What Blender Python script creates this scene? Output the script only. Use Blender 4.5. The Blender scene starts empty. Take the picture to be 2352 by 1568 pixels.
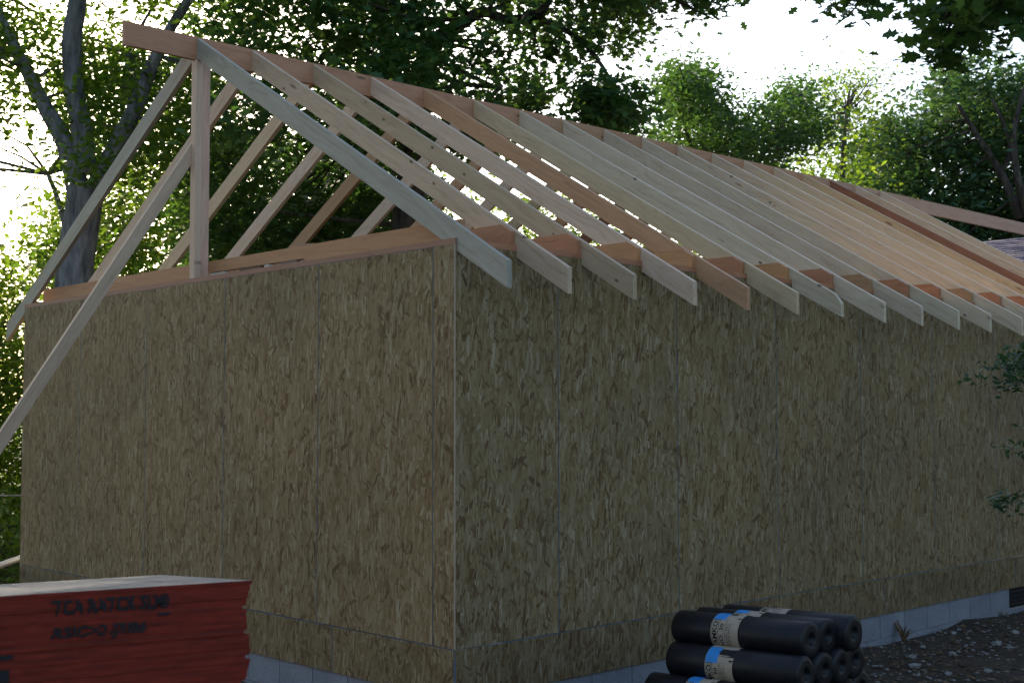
import bpy, bmesh, math, random
import numpy as np
from mathutils import Vector, Matrix

random.seed(7)
rng = np.random.default_rng(11)
sc = bpy.context.scene
col = sc.collection
R_ = math.radians

# ------------------------------------------------------------------ camera
CAM = Vector((5.887, -5.1241, 1.3918))
YAW, PITCH, ROLL, FPX = 0.8106, 0.0580, -0.0023, 2961.96      # focal length in 2352-px units
FW = Vector((-math.sin(YAW) * math.cos(PITCH), math.cos(YAW) * math.cos(PITCH), math.sin(PITCH)))
RT0 = Vector((math.cos(YAW), math.sin(YAW), 0)); UP0 = RT0.cross(FW)
RT = RT0 * math.cos(ROLL) + UP0 * math.sin(ROLL)
UP = -RT0 * math.sin(ROLL) + UP0 * math.cos(ROLL)
cd = bpy.data.cameras.new('camera'); cam = bpy.data.objects.new('camera', cd); col.objects.link(cam)
m = Matrix((RT, UP, -FW)).transposed().to_4x4(); m.translation = CAM
cam.matrix_world = m
cd.sensor_width = 36; cd.lens = FPX / 2352 * 36; cd.clip_start = 0.1; cd.clip_end = 2000
cd.dof.use_dof = True; cd.dof.focus_distance = 8.6; cd.dof.aperture_fstop = 5.0
sc.camera = cam

# ------------------------------------------------------------------ world, sun, exposure
SUN_AZ = R_(163)          # direction to the sun in the XY plane, from +X counter-clockwise
SUN_EL = R_(21)
w = bpy.data.worlds.new('World'); sc.world = w; w.use_nodes = True
nt = w.node_tree; nt.nodes.clear()
sky = nt.nodes.new('ShaderNodeTexSky'); sky.sky_type = 'NISHITA'; sky.sun_disc = False
sky.sun_elevation = SUN_EL; sky.sun_rotation = R_(90) - SUN_AZ
sky.air_density = 1.0; sky.dust_density = 2.2; sky.ozone_density = 1.0
bg = nt.nodes.new('ShaderNodeBackground'); bg.inputs[1].default_value = 0.15
wo = nt.nodes.new('ShaderNodeOutputWorld')
nt.links.new(sky.outputs[0], bg.inputs[0]); nt.links.new(bg.outputs[0], wo.inputs[0])
sd = bpy.data.lights.new('sun', 'SUN'); sd.energy = 5.0; sd.angle = R_(0.5); sd.color = (1.0, 0.86, 0.66)
so = bpy.data.objects.new('sun', sd); col.objects.link(so)
sv = Vector((math.cos(SUN_EL) * math.cos(SUN_AZ), math.cos(SUN_EL) * math.sin(SUN_AZ), math.sin(SUN_EL)))
so.rotation_euler = sv.to_track_quat('Z', 'Y').to_euler(); so.location = (0, 0, 30)
sc.view_settings.view_transform = 'Standard'; sc.view_settings.look = 'None'
sc.view_settings.gamma = 1; sc.view_settings.use_curve_mapping = False
sc.view_settings.exposure = 1.3
sc.cycles.use_denoising = True
sc.cycles.max_bounces = 8; sc.cycles.transparent_max_bounces = 8

def at(px, py, d):
    "world point seen at full-view pixel (2352x1568) at distance d along the camera axis"
    return CAM + (FW + RT * ((px - 1176) / FPX) - UP * ((py - 784) / FPX)) * d

# ------------------------------------------------------------------ node helpers
class NT:
    def __init__(s, name):
        s.m = bpy.data.materials.new(name); s.m.use_nodes = True
        s.t = s.m.node_tree; s.b = s.t.nodes['Principled BSDF']; s.out = s.t.nodes['Material Output']
    def n(s, typ, ins=None, **kw):
        nd = s.t.nodes.new(typ)
        for k, v in kw.items(): setattr(nd, k, v)
        if ins:
            for k, v in ins.items():
                if isinstance(v, bpy.types.NodeSocket): s.t.links.new(v, nd.inputs[k])
                else: nd.inputs[k].default_value = v
        return nd
    def math(s, op, a, b=0.0, c=0.0, clamp=False):
        return s.n('ShaderNodeMath', {0: a, 1: b, 2: c}, operation=op, use_clamp=clamp).outputs[0]
    def ramp(s, fac, stops, interp='LINEAR'):
        r = s.n('ShaderNodeValToRGB', {0: fac}); cr = r.color_ramp; cr.interpolation = interp
        while len(cr.elements) < len(stops): cr.elements.new(0.5)
        for e, (p, c) in zip(cr.elements, stops):
            e.position = p; e.color = (*c, 1) if len(c) == 3 else c
        return r.outputs[0]
    def mix(s, f, a, b, mode='MIX'):
        nd = s.t.nodes.new('ShaderNodeMix'); nd.data_type = 'RGBA'; nd.blend_type = mode
        for i, v in ((0, f), (6, a), (7, b)):
            if isinstance(v, bpy.types.NodeSocket): s.t.links.new(v, nd.inputs[i])
            else: nd.inputs[i].default_value = v if i == 0 or len(v) == 4 else (*v, 1)
        return nd.outputs[2]
    def noise(s, vec, scale, detail=3.0, rough=0.5, dist=0.0):
        return s.n('ShaderNodeTexNoise', {'Vector': vec, 'Scale': scale, 'Detail': detail, 'Roughness': rough, 'Distortion': dist}).outputs[0]
    def mapping(s, vec, scale=(1, 1, 1), rot=(0, 0, 0), loc=(0, 0, 0)):
        return s.n('ShaderNodeMapping', {'Vector': vec, 'Scale': scale, 'Rotation': rot, 'Location': loc}).outputs[0]
    def coords(s):
        "object coordinates shifted by a per-object random amount"
        tc = s.n('ShaderNodeTexCoord').outputs['Object']; oi = s.n('ShaderNodeObjectInfo')
        r = s.math('MULTIPLY', oi.outputs['Random'], 97.0)
        return s.n('ShaderNodeVectorMath', {0: tc, 1: s.n('ShaderNodeCombineXYZ', {0: r, 1: r, 2: r}).outputs[0]}, operation='ADD').outputs[0], oi
    def bump(s, h, strength=0.3, dist=0.01):
        b = s.n('ShaderNodeBump', {'Height': h, 'Strength': strength, 'Distance': dist})
        s.t.links.new(b.outputs[0], s.b.inputs['Normal'])
    def set(s, color=None, rough=0.8, spec=0.3):
        if color is not None:
            if isinstance(color, bpy.types.NodeSocket): s.t.links.new(color, s.b.inputs['Base Color'])
            else: s.b.inputs['Base Color'].default_value = (*color, 1)
        if isinstance(rough, bpy.types.NodeSocket): s.t.links.new(rough, s.b.inputs['Roughness'])
        else: s.b.inputs['Roughness'].default_value = rough
        s.b.inputs['Specular IOR Level'].default_value = spec
        return s.m

# oriented strand board; local x = across, local z = up (strands run mostly along z)
def mat_osb(name, vertical=True, tone=1.0):
    k = NT(name); co, oi = k.coords()
    sep = k.n('ShaderNodeSeparateXYZ', {0: co})
    hx = k.math('ADD', sep.outputs[0], sep.outputs[1])     # the two in-plane axes whichever way the board faces
    a, b = (hx, sep.outputs[2]) if vertical else (sep.outputs[2], hx)
    uv = k.n('ShaderNodeCombineXYZ', {0: a, 1: b, 2: 0.0}).outputs[0]
    wob = k.n('ShaderNodeTexNoise', {'Vector': uv, 'Scale': 14.0, 'Detail': 2.0}).outputs['Color']
    wv = k.n('ShaderNodeVectorMath', {0: wob, 1: (0.5, 0.5, 0.5)}, operation='SUBTRACT').outputs[0]
    wv = k.n('ShaderNodeVectorMath', {0: wv, 3: 0.004}, operation='SCALE').outputs[0]
    uv = k.n('ShaderNodeVectorMath', {0: uv, 1: wv}, operation='ADD').outputs[0]
    T = tone * 0.70
    pal = [(0.0, (0.145*T, 0.080*T, 0.031*T)), (0.10, (0.235*T, 0.150*T, 0.064*T)), (0.3, (0.305*T, 0.21*T, 0.098*T)),
           (0.6, (0.355*T, 0.26*T, 0.133*T)), (0.85, (0.415*T, 0.32*T, 0.182*T)), (1.0, (0.53*T, 0.435*T, 0.28*T))]
    base = None; hgt = None
    #        angle, 1/width, 1/length, threshold of presence, offset, ramp shift
    layers = [(4, 42, 8, 1.1, 0), (-11, 26, 5.5, 0.5, 3.1), (15, 36, 6.5, 0.5, 7.7), (-29, 24, 6, 0.34, 12.3), (39, 34, 7.5, 0.26, 15.3),
              (58, 22, 6, 0.17, 17.9), (-62, 27, 7, 0.15, 23.1), (5, 28, 5, 0.36, 29.5), (-5, 85, 9, 0.45, 41.5), (9, 110, 11, 0.32, 47.2)]
    for i, (ang, sx, sy, prob, off) in enumerate(layers):
        mp = k.mapping(k.mapping(uv, rot=(0, 0, R_(ang)), loc=(off, off * .7, 0)), scale=(sx, sy, 1))
        v = k.n('ShaderNodeTexVoronoi', {'Vector': mp, 'Scale': 1.0, 'Randomness': 0.85}, voronoi_dimensions='2D', distance='CHEBYCHEV')
        cs = k.n('ShaderNodeSeparateColor', {0: v.outputs['Color']})
        g = k.noise(k.mapping(mp, scale=(2.2, .25, 1), loc=(off, 0, 0)), 2.0, 3, 0.6)
        val = k.math('ADD', cs.outputs[0], k.math('MULTIPLY', k.math('SUBTRACT', g, 0.5), 0.55))
        if i in (3, 4, 5, 6): val = k.math('MULTIPLY', val, 0.72)
        c = k.ramp(val, pal)
        if base is None: base, hgt = c, cs.outputs[2]
        else:
            pres = k.math('LESS_THAN', cs.outputs[1], prob)
            lim = k.math('MULTIPLY_ADD', cs.outputs[2], 0.28, 0.18)
            inside = k.math('LESS_THAN', v.outputs['Distance'], lim)
            msk = k.math('MULTIPLY', pres, inside)
            base = k.mix(msk, base, c)
            hgt = k.n('ShaderNodeMix', {0: msk, 2: hgt, 3: cs.outputs[2]}).outputs[0]
    # rare dark bark flecks and redder flakes
    for ang, sx, sy, pr, cc in ((24, 30, 8, .10, (0.15*T, 0.078*T, 0.033*T)), (-52, 34, 9, .07, (0.17*T, 0.095*T, 0.042*T)), (8, 26, 6, .07, (0.20*T, 0.135*T, 0.062*T))):
        mp = k.mapping(k.mapping(uv, rot=(0, 0, R_(ang)), loc=(ang * .37, ang * .11, 0)), scale=(sx, sy, 1))
        v = k.n('ShaderNodeTexVoronoi', {'Vector': mp, 'Scale': 1.0}, voronoi_dimensions='2D', distance='CHEBYCHEV')
        cs = k.n('ShaderNodeSeparateColor', {0: v.outputs['Color']})
        msk = k.math('MULTIPLY', k.math('LESS_THAN', cs.outputs[1], pr), k.math('LESS_THAN', v.outputs['Distance'], k.math('MULTIPLY_ADD', cs.outputs[0], .22, .08)))
        base = k.mix(k.math('MULTIPLY', msk, 0.85), base, cc)
    big = k.noise(uv, 0.9, 2); base = k.mix(1.0, base, k.ramp(big, [(0.3, (0.86, 0.87, 0.86)), (0.7, (1.08, 1.05, 1.0))]), 'MULTIPLY')
    pt = k.math('MULTIPLY_ADD', oi.outputs['Random'], .06, .95)
    base = k.mix(1.0, base, k.n('ShaderNodeCombineColor', {0: pt, 1: pt, 2: pt}).outputs[0], 'MULTIPLY')
    k.bump(hgt, 0.35, 0.004)
    return k.set(base, 0.7, 0.25)

def mat_lumber():
    k = NT('lumber'); co, oi = k.coords()
    base = oi.outputs['Color']
    wob = k.n('ShaderNodeTexNoise', {'Vector': k.mapping(co, scale=(1.2, 6, 6)), 'Scale': 1.0, 'Detail': 2.0}).outputs[0]
    kn = k.n('ShaderNodeTexVoronoi', {'Vector': k.mapping(co, scale=(1.6, 1, 7)), 'Scale': 1.0, 'Randomness': 1.0}, voronoi_dimensions='3D')
    kd = kn.outputs['Distance']
    grainv = k.n('ShaderNodeVectorMath', {0: k.mapping(co, scale=(1.3, 22, 30)), 1: k.n('ShaderNodeCombineXYZ', {0: 0.0, 1: k.math('MULTIPLY', wob, 5.0), 2: k.math('MULTIPLY', wob, 9.0)}).outputs[0]}, operation='ADD').outputs[0]
    g = k.noise(grainv, 1.0, 4, 0.6, 0.6)
    fine = k.noise(k.mapping(co, scale=(6, 180, 260)), 1.0, 2, 0.6)
    c = k.mix(1.0, base, k.ramp(g, [(0.25, (0.76, 0.70, 0.64)), (0.45, (0.97, 0.96, 0.94)), (0.7, (1.1, 1.1, 1.1))]), 'MULTIPLY')
    c = k.mix(0.5, c, k.ramp(fine, [(0.3, (0.8, 0.78, 0.76)), (0.7, (1.1, 1.1, 1.1))]), 'MULTIPLY')
    st = k.noise(k.mapping(co, scale=(1.6, 9, 9)), 1.0, 5, 0.65)
    c = k.mix(k.ramp(st, [(0.66, (0, 0, 0)), (0.8, (0.5, 0.5, 0.5))]), c, (0.13, 0.115, 0.10))
    k2 = k.n('ShaderNodeTexVoronoi', {'Vector': k.mapping(co, scale=(5, .5, 9)), 'Scale': 1.0, 'Randomness': 1.0})
    k2m = k.math('MULTIPLY', k.ramp(k2.outputs['Distance'], [(0.06, (1, 1, 1)), (0.13, (0, 0, 0))]), k.math('LESS_THAN', k.n('ShaderNodeSeparateColor', {0: k2.outputs['Color']}).outputs[1], 0.34))
    c = k.mix(k.math('MULTIPLY', k2m, 0.85), c, (0.07, 0.035, 0.02))
    knc = k.math('LESS_THAN', k.n('ShaderNodeSeparateColor', {0: kn.outputs['Color']}).outputs[0], 0.3)
    km = k.math('MULTIPLY', k.ramp(kd, [(0.05, (1, 1, 1)), (0.12, (0, 0, 0))]), knc)
    c = k.mix(k.math('MULTIPLY', km, 0.8), c, (0.10, 0.055, 0.03))
    k.bump(g, 0.12, 0.003)
    return k.set(c, 0.6, 0.3)

def mat_simple(name, c, rough=0.7, spec=0.3, nscale=8.0, amt=0.25, bump=0.0, metal=0.0):
    k = NT(name); co, oi = k.coords()
    n = k.noise(co, nscale, 5, 0.6)
    lo = tuple(x * (1 - amt) for x in c); hi = tuple(x * (1 + amt) for x in c)
    if bump: k.bump(k.noise(co, nscale * 6, 3, 0.6), bump, 0.005)
    k.b.inputs['Metallic'].default_value = metal
    return k.set(k.ramp(n, [(0.3, lo), (0.7, hi)]), rough, spec)

def mat_leaf(name, dark, mid, light, trans=0.45, tmul=(1.3, 1.25, 0.5)):
    k = NT(name)
    a = k.n('ShaderNodeAttribute', attribute_name='v').outputs['Fac']
    c = k.ramp(a, [(0.0, dark), (0.55, mid), (1.0, light)])
    k.set(c, 0.5, 0.35)
    tr = k.n('ShaderNodeBsdfTranslucent', {0: k.mix(1.0, c, tmul, 'MULTIPLY')})
    mx = k.n('ShaderNodeMixShader', {0: trans, 1: k.b.outputs[0], 2: tr.outputs[0]})
    k.t.links.new(mx.outputs[0], k.out.inputs[0])
    return k.m

def mat_bark(name, c0, c1):
    k = NT(name); co, oi = k.coords()
    n = k.noise(k.mapping(co, scale=(9, 9, 2.2)), 1.0, 6, 0.7)
    f = k.noise(co, 3.0, 3)
    c = k.mix(f, k.ramp(n, [(0.35, c0), (0.62, c1)]), k.ramp(n, [(0.4, c0), (0.7, tuple(x * 1.3 for x in c1))]))
    k.bump(n, 0.8, 0.03)
    return k.set(c, 0.85, 0.15)

def mat_ground():
    k = NT('dirt'); tc = k.n('ShaderNodeTexCoord').outputs['Object']
    n1 = k.noise(tc, 0.7, 6, 0.65); n2 = k.noise(tc, 14, 5, 0.7)
    c = k.ramp(n1, [(0.3, (0.042, 0.033, 0.025)), (0.6, (0.075, 0.058, 0.042))])
    c = k.mix(1.0, c, k.ramp(n2, [(0.3, (0.55, 0.55, 0.55)), (0.7, (1.4, 1.35, 1.3))]), 'MULTIPLY')
    v = k.n('ShaderNodeTexVoronoi', {'Vector': tc, 'Scale': 28.0}); cs = k.n('ShaderNodeSeparateColor', {0: v.outputs['Color']})
    msk = k.math('MULTIPLY', k.math('LESS_THAN', cs.outputs[0], 0.16), k.math('LESS_THAN', v.outputs['Distance'], k.math('MULTIPLY', cs.outputs[1], .4)))
    c = k.mix(k.math('MULTIPLY', msk, .7), c, (0.18, 0.17, 0.155))
    d = k.n('ShaderNodeVectorMath', {0: tc}, operation='LENGTH').outputs['Value']
    grass = k.ramp(k.noise(tc, 5, 5, .7), [(0.3, (0.03, 0.055, 0.012)), (0.7, (0.07, 0.11, 0.028))])
    c = k.mix(k.ramp(k.math('DIVIDE', k.math('ADD', d, k.math('MULTIPLY', n1, 6.0)), 40.0), [(0.42, (0, 0, 0)), (0.5, (1, 1, 1))]), c, grass)
    k.bump(k.math('ADD', n2, msk), 0.7, 0.03)
    return k.set(c, 0.92, 0.15)

def mat_block():
    k = NT('concrete_block'); co, oi = k.coords()
    n = k.noise(co, 60, 4, 0.7); b = k.noise(co, 3, 3)
    c = k.ramp(b, [(0.3, (0.19, 0.20, 0.23)), (0.7, (0.26, 0.27, 0.30))])
    c = k.mix(1.0, c, k.ramp(n, [(0.3, (0.78, 0.78, 0.78)), (0.7, (1.15, 1.15, 1.15))]), 'MULTIPLY')
    k.bump(n, 0.5, 0.004)
    return k.set(c, 0.9, 0.2)

def mat_worn_blue():
    k = NT('blue_edge_paint'); tc = k.n('ShaderNodeTexCoord').outputs['Object']
    c = k.ramp(k.noise(tc, 5.0, 5, .7), [(0.40, (0.15, 0.13, 0.10)), (0.46, (0.07, 0.12, 0.17)), (0.62, (0.045, 0.15, 0.30))])
    return k.set(c, .7)
M = dict(
    osb=mat_osb('osb_vertical'), osbh=mat_osb('osb_band', True, 0.82), osb_edge=mat_simple('osb_cut_edge', (0.36, 0.29, 0.22), amt=.2, nscale=60),
    blue=mat_worn_blue(), lumber=mat_lumber(),
    block=mat_block(), mortar=mat_simple('mortar', (0.36, 0.35, 0.34), 0.9, bump=.4, nscale=20), dirt=mat_ground(),
    red=mat_simple('red_edge_paint', (0.17, 0.017, 0.007), 0.7, 0.25, nscale=6, amt=.4, bump=.3),
    red2=mat_simple('bright_red_edge_paint', (0.19, 0.019, 0.008), 0.7, 0.25, nscale=9, amt=.35, bump=.3),
    sheet=mat_simple('weathered_sheet_face', (0.18, 0.178, 0.168), 0.9, 0.08, nscale=5, amt=.22, bump=.2),
    ink=mat_simple('black_ink', (0.014, 0.013, 0.014), 0.7, amt=.3), dark=mat_simple('dark_void', (0.012, 0.012, 0.014), 0.9),
    felt=mat_simple('asphalt_felt', (0.008, 0.008, 0.011), 0.45, 0.32, nscale=10, amt=.35, bump=.25),
    paper=mat_simple('label_paper', (0.38, 0.31, 0.23), 0.7, amt=.12), lblue=mat_simple('label_blue', (0.035, 0.25, 0.62), 0.55, amt=.06),
    pvc=mat_simple('pale_pipe', (0.75, 0.70, 0.68), 0.45, 0.4, amt=.06), wire=mat_simple('grey_wire', (0.35, 0.38, 0.42), 0.5, metal=.3),
    stone=mat_simple('pale_stone', (0.22, 0.215, 0.20), 0.9, amt=.35, nscale=12, bump=.4), brick=mat_simple('brick', (0.26, 0.085, 0.05), 0.9, amt=.35, nscale=20, bump=.5),
    bark_grey=mat_bark('grey_bark', (0.085, 0.085, 0.095), (0.24, 0.24, 0.25)), bark_dark=mat_bark('dark_bark', (0.022, 0.018, 0.016), (0.085, 0.07, 0.06)),
    leaf_oak=mat_leaf('oak_leaf', (0.035, 0.085, 0.035), (0.055, 0.125, 0.045), (0.10, 0.18, 0.05), 0.45),
    leaf_bright=mat_leaf('yellow_green_leaf', (0.07, 0.125, 0.018), (0.12, 0.20, 0.03), (0.20, 0.27, 0.04), 0.55),
    leaf_mid=mat_leaf('mid_green_leaf', (0.05, 0.11, 0.022), (0.09, 0.175, 0.032), (0.16, 0.24, 0.045), 0.5),
    leaf_cool=mat_leaf('cool_green_leaf', (0.035, 0.085, 0.034), (0.055, 0.125, 0.045), (0.10, 0.18, 0.05), 0.45),
    leaf_dusk=mat_leaf('deep_green_leaf', (0.03, 0.075, 0.042), (0.045, 0.10, 0.05), (0.085, 0.145, 0.06), 0.38),
    shingle=mat_simple('asphalt_shingle', (0.135, 0.115, 0.15), 0.9, amt=.3, nscale=3, bump=.4),
    siding=mat_simple('house_siding', (0.42, 0.40, 0.36), 0.8), twine=mat_simple('pallet_wood', (0.25, 0.19, 0.13), 0.8, nscale=20),
)

# ------------------------------------------------------------------ object helpers
def link(o, parent=None):
    col.objects.link(o)
    if parent is not None: o.parent = parent
    return o
def tag(o, label=None, cat=None, group=None, kind=None):
    if label: o['label'] = label
    if cat: o['category'] = cat
    if group: o['group'] = group
    if kind: o['kind'] = kind
    return o
def empty(name, loc, label, cat, group=None):
    o = bpy.data.objects.new(name, None); o.location = loc; o.empty_display_size = .2
    link(o); return tag(o, label, cat, group)
def mesh_obj(name, verts, faces, mats, parent=None, mi=None, smooth=False, loc=None):
    me = bpy.data.meshes.new(name); me.from_pydata([tuple(v) for v in verts], [], faces)
    for mm in (mats if isinstance(mats, (list, tuple)) else [mats]): me.materials.append(mm)
    if mi is not None: me.polygons.foreach_set('material_index', mi)
    if smooth: me.polygons.foreach_set('use_smooth', [True] * len(me.polygons))
    me.update()
    o = bpy.data.objects.new(name, me); link(o, parent)
    if loc is not None: o.location = loc
    return o
def prism(poly, y0, y1):
    "polygon in (x,z) extruded along y; polygon counter-clockwise seen from -y"
    n = len(poly)
    v = [(x, y0, z) for x, z in poly] + [(x, y1, z) for x, z in poly]
    f = [tuple(range(n)), tuple(range(2 * n - 1, n - 1, -1))] + [((i + 1) % n, i, n + i, n + (i + 1) % n) for i in range(n)]
    return v, f
def box(x0, x1, y0, y1, z0, z1):
    return prism([(x0, z0), (x1, z0), (x1, z1), (x0, z1)], y0, y1)
def rot_to_local(poly, org, ang):
    c, s = math.cos(ang), math.sin(ang)
    return [((x - org[0]) * c + (z - org[1]) * s, -(x - org[0]) * s + (z - org[1]) * c) for x, z in poly]

# building lives at the world origin: corner of the two visible walls; gable wall along -X, eave wall along +Y
P = 1.2192; S0, S1 = 0.2112, 0.8886; W = S0 + 5 * P; RX = -W / 2
ZR, H, PT = 4.4016, 2.44, 2.478; SL = 7 / 12; ANG = math.atan(SL); XT = 0.45; PL = 0.162
TH = 0.038
LEN = S1 + 11 * P
B = empty('unfinished_building', (0, 0, 0), 'unfinished garage with open rafters over bare strand board walls', 'building')

LUM = {'grey': (0.30, 0.31, 0.29), 'pink': (0.50, 0.41, 0.33), 'stain': (0.40, 0.33, 0.25), 'pale': (0.58, 0.47, 0.40), 'red': (0.46, 0.285, 0.18),
       'straw': (0.52, 0.44, 0.32), 'light': (0.57, 0.52, 0.43), 'cream': (0.56, 0.50, 0.42), 'brown': (0.25, 0.135, 0.095), 'orange': (0.48, 0.27, 0.14), 'rust': (0.40, 0.205, 0.125), 'tan': (0.36, 0.235, 0.14)}
def board(name, verts_faces, color, parent, label=None, matrix=None):
    o = mesh_obj(name, *verts_faces, M['lumber'], parent)
    cc = LUM[color] if isinstance(color, str) else color
    jb = random.uniform(.94, 1.06); j = [jb * random.uniform(.988, 1.012) for _ in range(3)]
    o.color = (min(.8, cc[0] * j[0] * 1.13), cc[1] * j[1] * 1.03, cc[2] * j[2] * .90, 1)
    if matrix is not None: o.matrix_local = matrix
    if label: o['label'] = label
    return o

# ---- foundation blocks
FZ = -0.305
blk_v, blk_f = box(0, 0.392, 0, 0.19, -0.192, 0)
bm_me = bpy.data.meshes.new('block'); bm_me.from_pydata(blk_v, [], blk_f); bm_me.materials.append(M['block'])
def put_block(x, y, z, rz):
    o = bpy.data.objects.new('block', bm_me); link(o, B)
    o.location = (x, y, z); o.rotation_euler = (0, 0, rz); return o
mesh_obj('mortar_bed', *box(-W + .022, -.022, 0.022, 0.18, -0.95, FZ - .003), M['mortar'], B)
mesh_obj('mortar_bed', *box(-.18, -.024, 0.19, LEN - .02, -0.95, FZ - .003), M['mortar'], B)
for c in range(3):
    z = FZ - .003 - c * .2; sh = .2 if c % 2 else 0
    x = -W + .02 - sh
    while x < -.25:
        xx = max(x, -W + .02)
        put_block(x if x >= -W + .01 else x + .2, 0.012, z, 0) if x + .4 < 0 else None
        x += .4
    y = 0.012 + sh
    while y < LEN - .3:
        if not (c == 0 and 7.15 < y < 7.5):
            put_block(-.012, y, z, R_(90))
        else: VY = y
        y += .4
put_block(-.404, 0.012, FZ - .003, 0); put_block(-.404, 0.012, FZ - .403, 0)
vt = mesh_obj('vent', *box(-.03, -.016, VY, VY + .392, FZ - .19, FZ - .004), M['dark'], B)  # slab and louvers near-black: the opening's shade is put into their colour
for i in range(4):
    mesh_obj('louver', *box(-.016, -.006, VY + .01, VY + .382, FZ - .045 - i * .04, FZ - .03 - i * .04), M['felt'], vt)

# ---- sheathing
def panel(name, a0, a1, z0, z1, axis, mat, edge, ch=0.0019):
    "strand board sheet with chamfered painted edges; axis 'x' = gable wall (faces -Y), 'y' = eave wall (faces +X)"
    t = 0.0111
    def P3(a, z, d): return (a, d, z) if axis == 'x' else (-d, a, z)   # d = depth behind the outer face
    v = [P3(a0 + ch, z0 + ch, 0), P3(a1 - ch, z0 + ch, 0), P3(a1 - ch, z1 - ch, 0), P3(a0 + ch, z1 - ch, 0),
         P3(a0, z0, ch), P3(a1, z0, ch), P3(a1, z1, ch), P3(a0, z1, ch),
         P3(a0, z0, t), P3(a1, z0, t), P3(a1, z1, t), P3(a0, z1, t)]
    org = Vector(P3(a0, z0, 0)); v = [tuple(Vector(q) - org) for q in v]
    f = [(0, 1, 2, 3)] + [(i, 4 + i, 4 + (i + 1) % 4, (i + 1) % 4) for i in range(4)] + [(4 + i, 8 + i, 8 + (i + 1) % 4, 4 + (i + 1) % 4) for i in range(4)] + [(11, 10, 9, 8)]
    o = mesh_obj(name, v, f, [mat, edge], B, [0] + [1] * 8 + [0], loc=org)
    bm = bmesh.new(); bm.from_mesh(o.data); bmesh.ops.recalc_face_normals(bm, faces=bm.faces); bm.to_mesh(o.data); bm.free()
    return o
g = .0015
xs = [-.0116, -S0] + [-S0 - i * P for i in range(1, 6)]
for i in range(6): panel('wall_panel', xs[i + 1] + g, xs[i] - (g if i else 0), 0.002, H, 'x', M['osb'], M['blue'] if i else M['osb_edge'])
ys = [0, S1] + [S1 + i * P for i in range(1, 12)]
for i in range(12):
    panel('wall_panel', ys[i] + (g if i else 0), ys[i + 1] - g, 0.002, H, 'y', M['osb'], M['blue'] if i else M['osb_edge'])
bx = [-.0116, -1.25, -3.69, -W]
for i in range(3): panel('wall_band', bx[i + 1] + g, bx[i] - (g if i else 0), FZ, -.002, 'x', M['osbh'], M['blue'])
by = [0, 2.44, 4.88, 7.32, 9.76, 12.2, LEN]
for i in range(6): panel('wall_band', by[i] + (g if i else 0), by[i + 1] - g, FZ, -.002, 'y', M['osbh'], M['blue'])
# the two walls away from the camera
for nm, vf in (('rear_wall_panel', box(-W, -W + .0111, .012, LEN, FZ, H)), ('end_wall_panel', box(-W + .012, -.012, LEN - .0111, LEN, FZ, H))):
    mesh_obj(nm, *vf, M['osb'], B)
# studs behind the sheathing (seen from above and through the frame)
st_me = None
def stud(x, y, rz):
    global st_me
    if st_me is None:
        v, f = box(0, 2.4 + .3 - .02, 0, .038, 0, .089)
        st_me = bpy.data.meshes.new('stud'); st_me.from_pydata(v, [], f); st_me.materials.append(M['lumber'])
    o = bpy.data.objects.new('stud', st_me); link(o, B); o.color = (*LUM['straw'], 1)
    o.matrix_local = Matrix.Translation((x, y, FZ + .02)) @ Matrix.Rotation(rz, 4, 'Z') @ Matrix.Rotation(-R_(90), 4, 'Y')
for i in range(15): stud(-.3 - i * .406, .0115, 0) if i * .406 < W - .5 else None
for i in range(32): stud(-.0115 - .0, .3 + i * .406, R_(90)) if .3 + i * .406 < LEN - .2 else None
# plates
def lum_box(name, x0, x1, y0, y1, z0, z1, color, along='x', label=None):
    if along == 'x':
        return board(name, box(0, x1 - x0, 0, y1 - y0, 0, z1 - z0), color, B, label, Matrix.Translation((x0, y0, z0)))
    if along == 'y':
        L, t = y1 - y0, x1 - x0
        return board(name, box(0, L, 0, t, 0, z1 - z0), color, B, label, Matrix.Translation((x1, y0, z0)) @ Matrix.Rotation(R_(90), 4, 'Z'))
lum_box('top_plate', -W, -.0, 0.0, .089, H + .001, PT, (0.30, 0.17, 0.13), 'x', 'brown top plate along the gable wall')
lum_box('top_plate', -.089, .0, .0905, 4.9, H + .001, PT, 'rust', 'y')
lum_box('top_plate', -.089, .0, 4.902, LEN, H + .001, PT, 'rust', 'y')
lum_box('top_plate', -W, -W + .089, .0905, LEN, H + .001, PT, 'tan', 'y')
lum_box('lower_plate', -W + .012, -.0895, .012, .1, H - .04, H - .001, 'tan', 'x')
lum_box('lower_plate', -.1, -.012, .1015, LEN - .02, H - .04, H - .001, 'tan', 'y')
lum_box('lower_plate', -W + .012, -W + .1, .1015, LEN - .02, H - .04, H - .001, 'tan', 'y')

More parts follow.
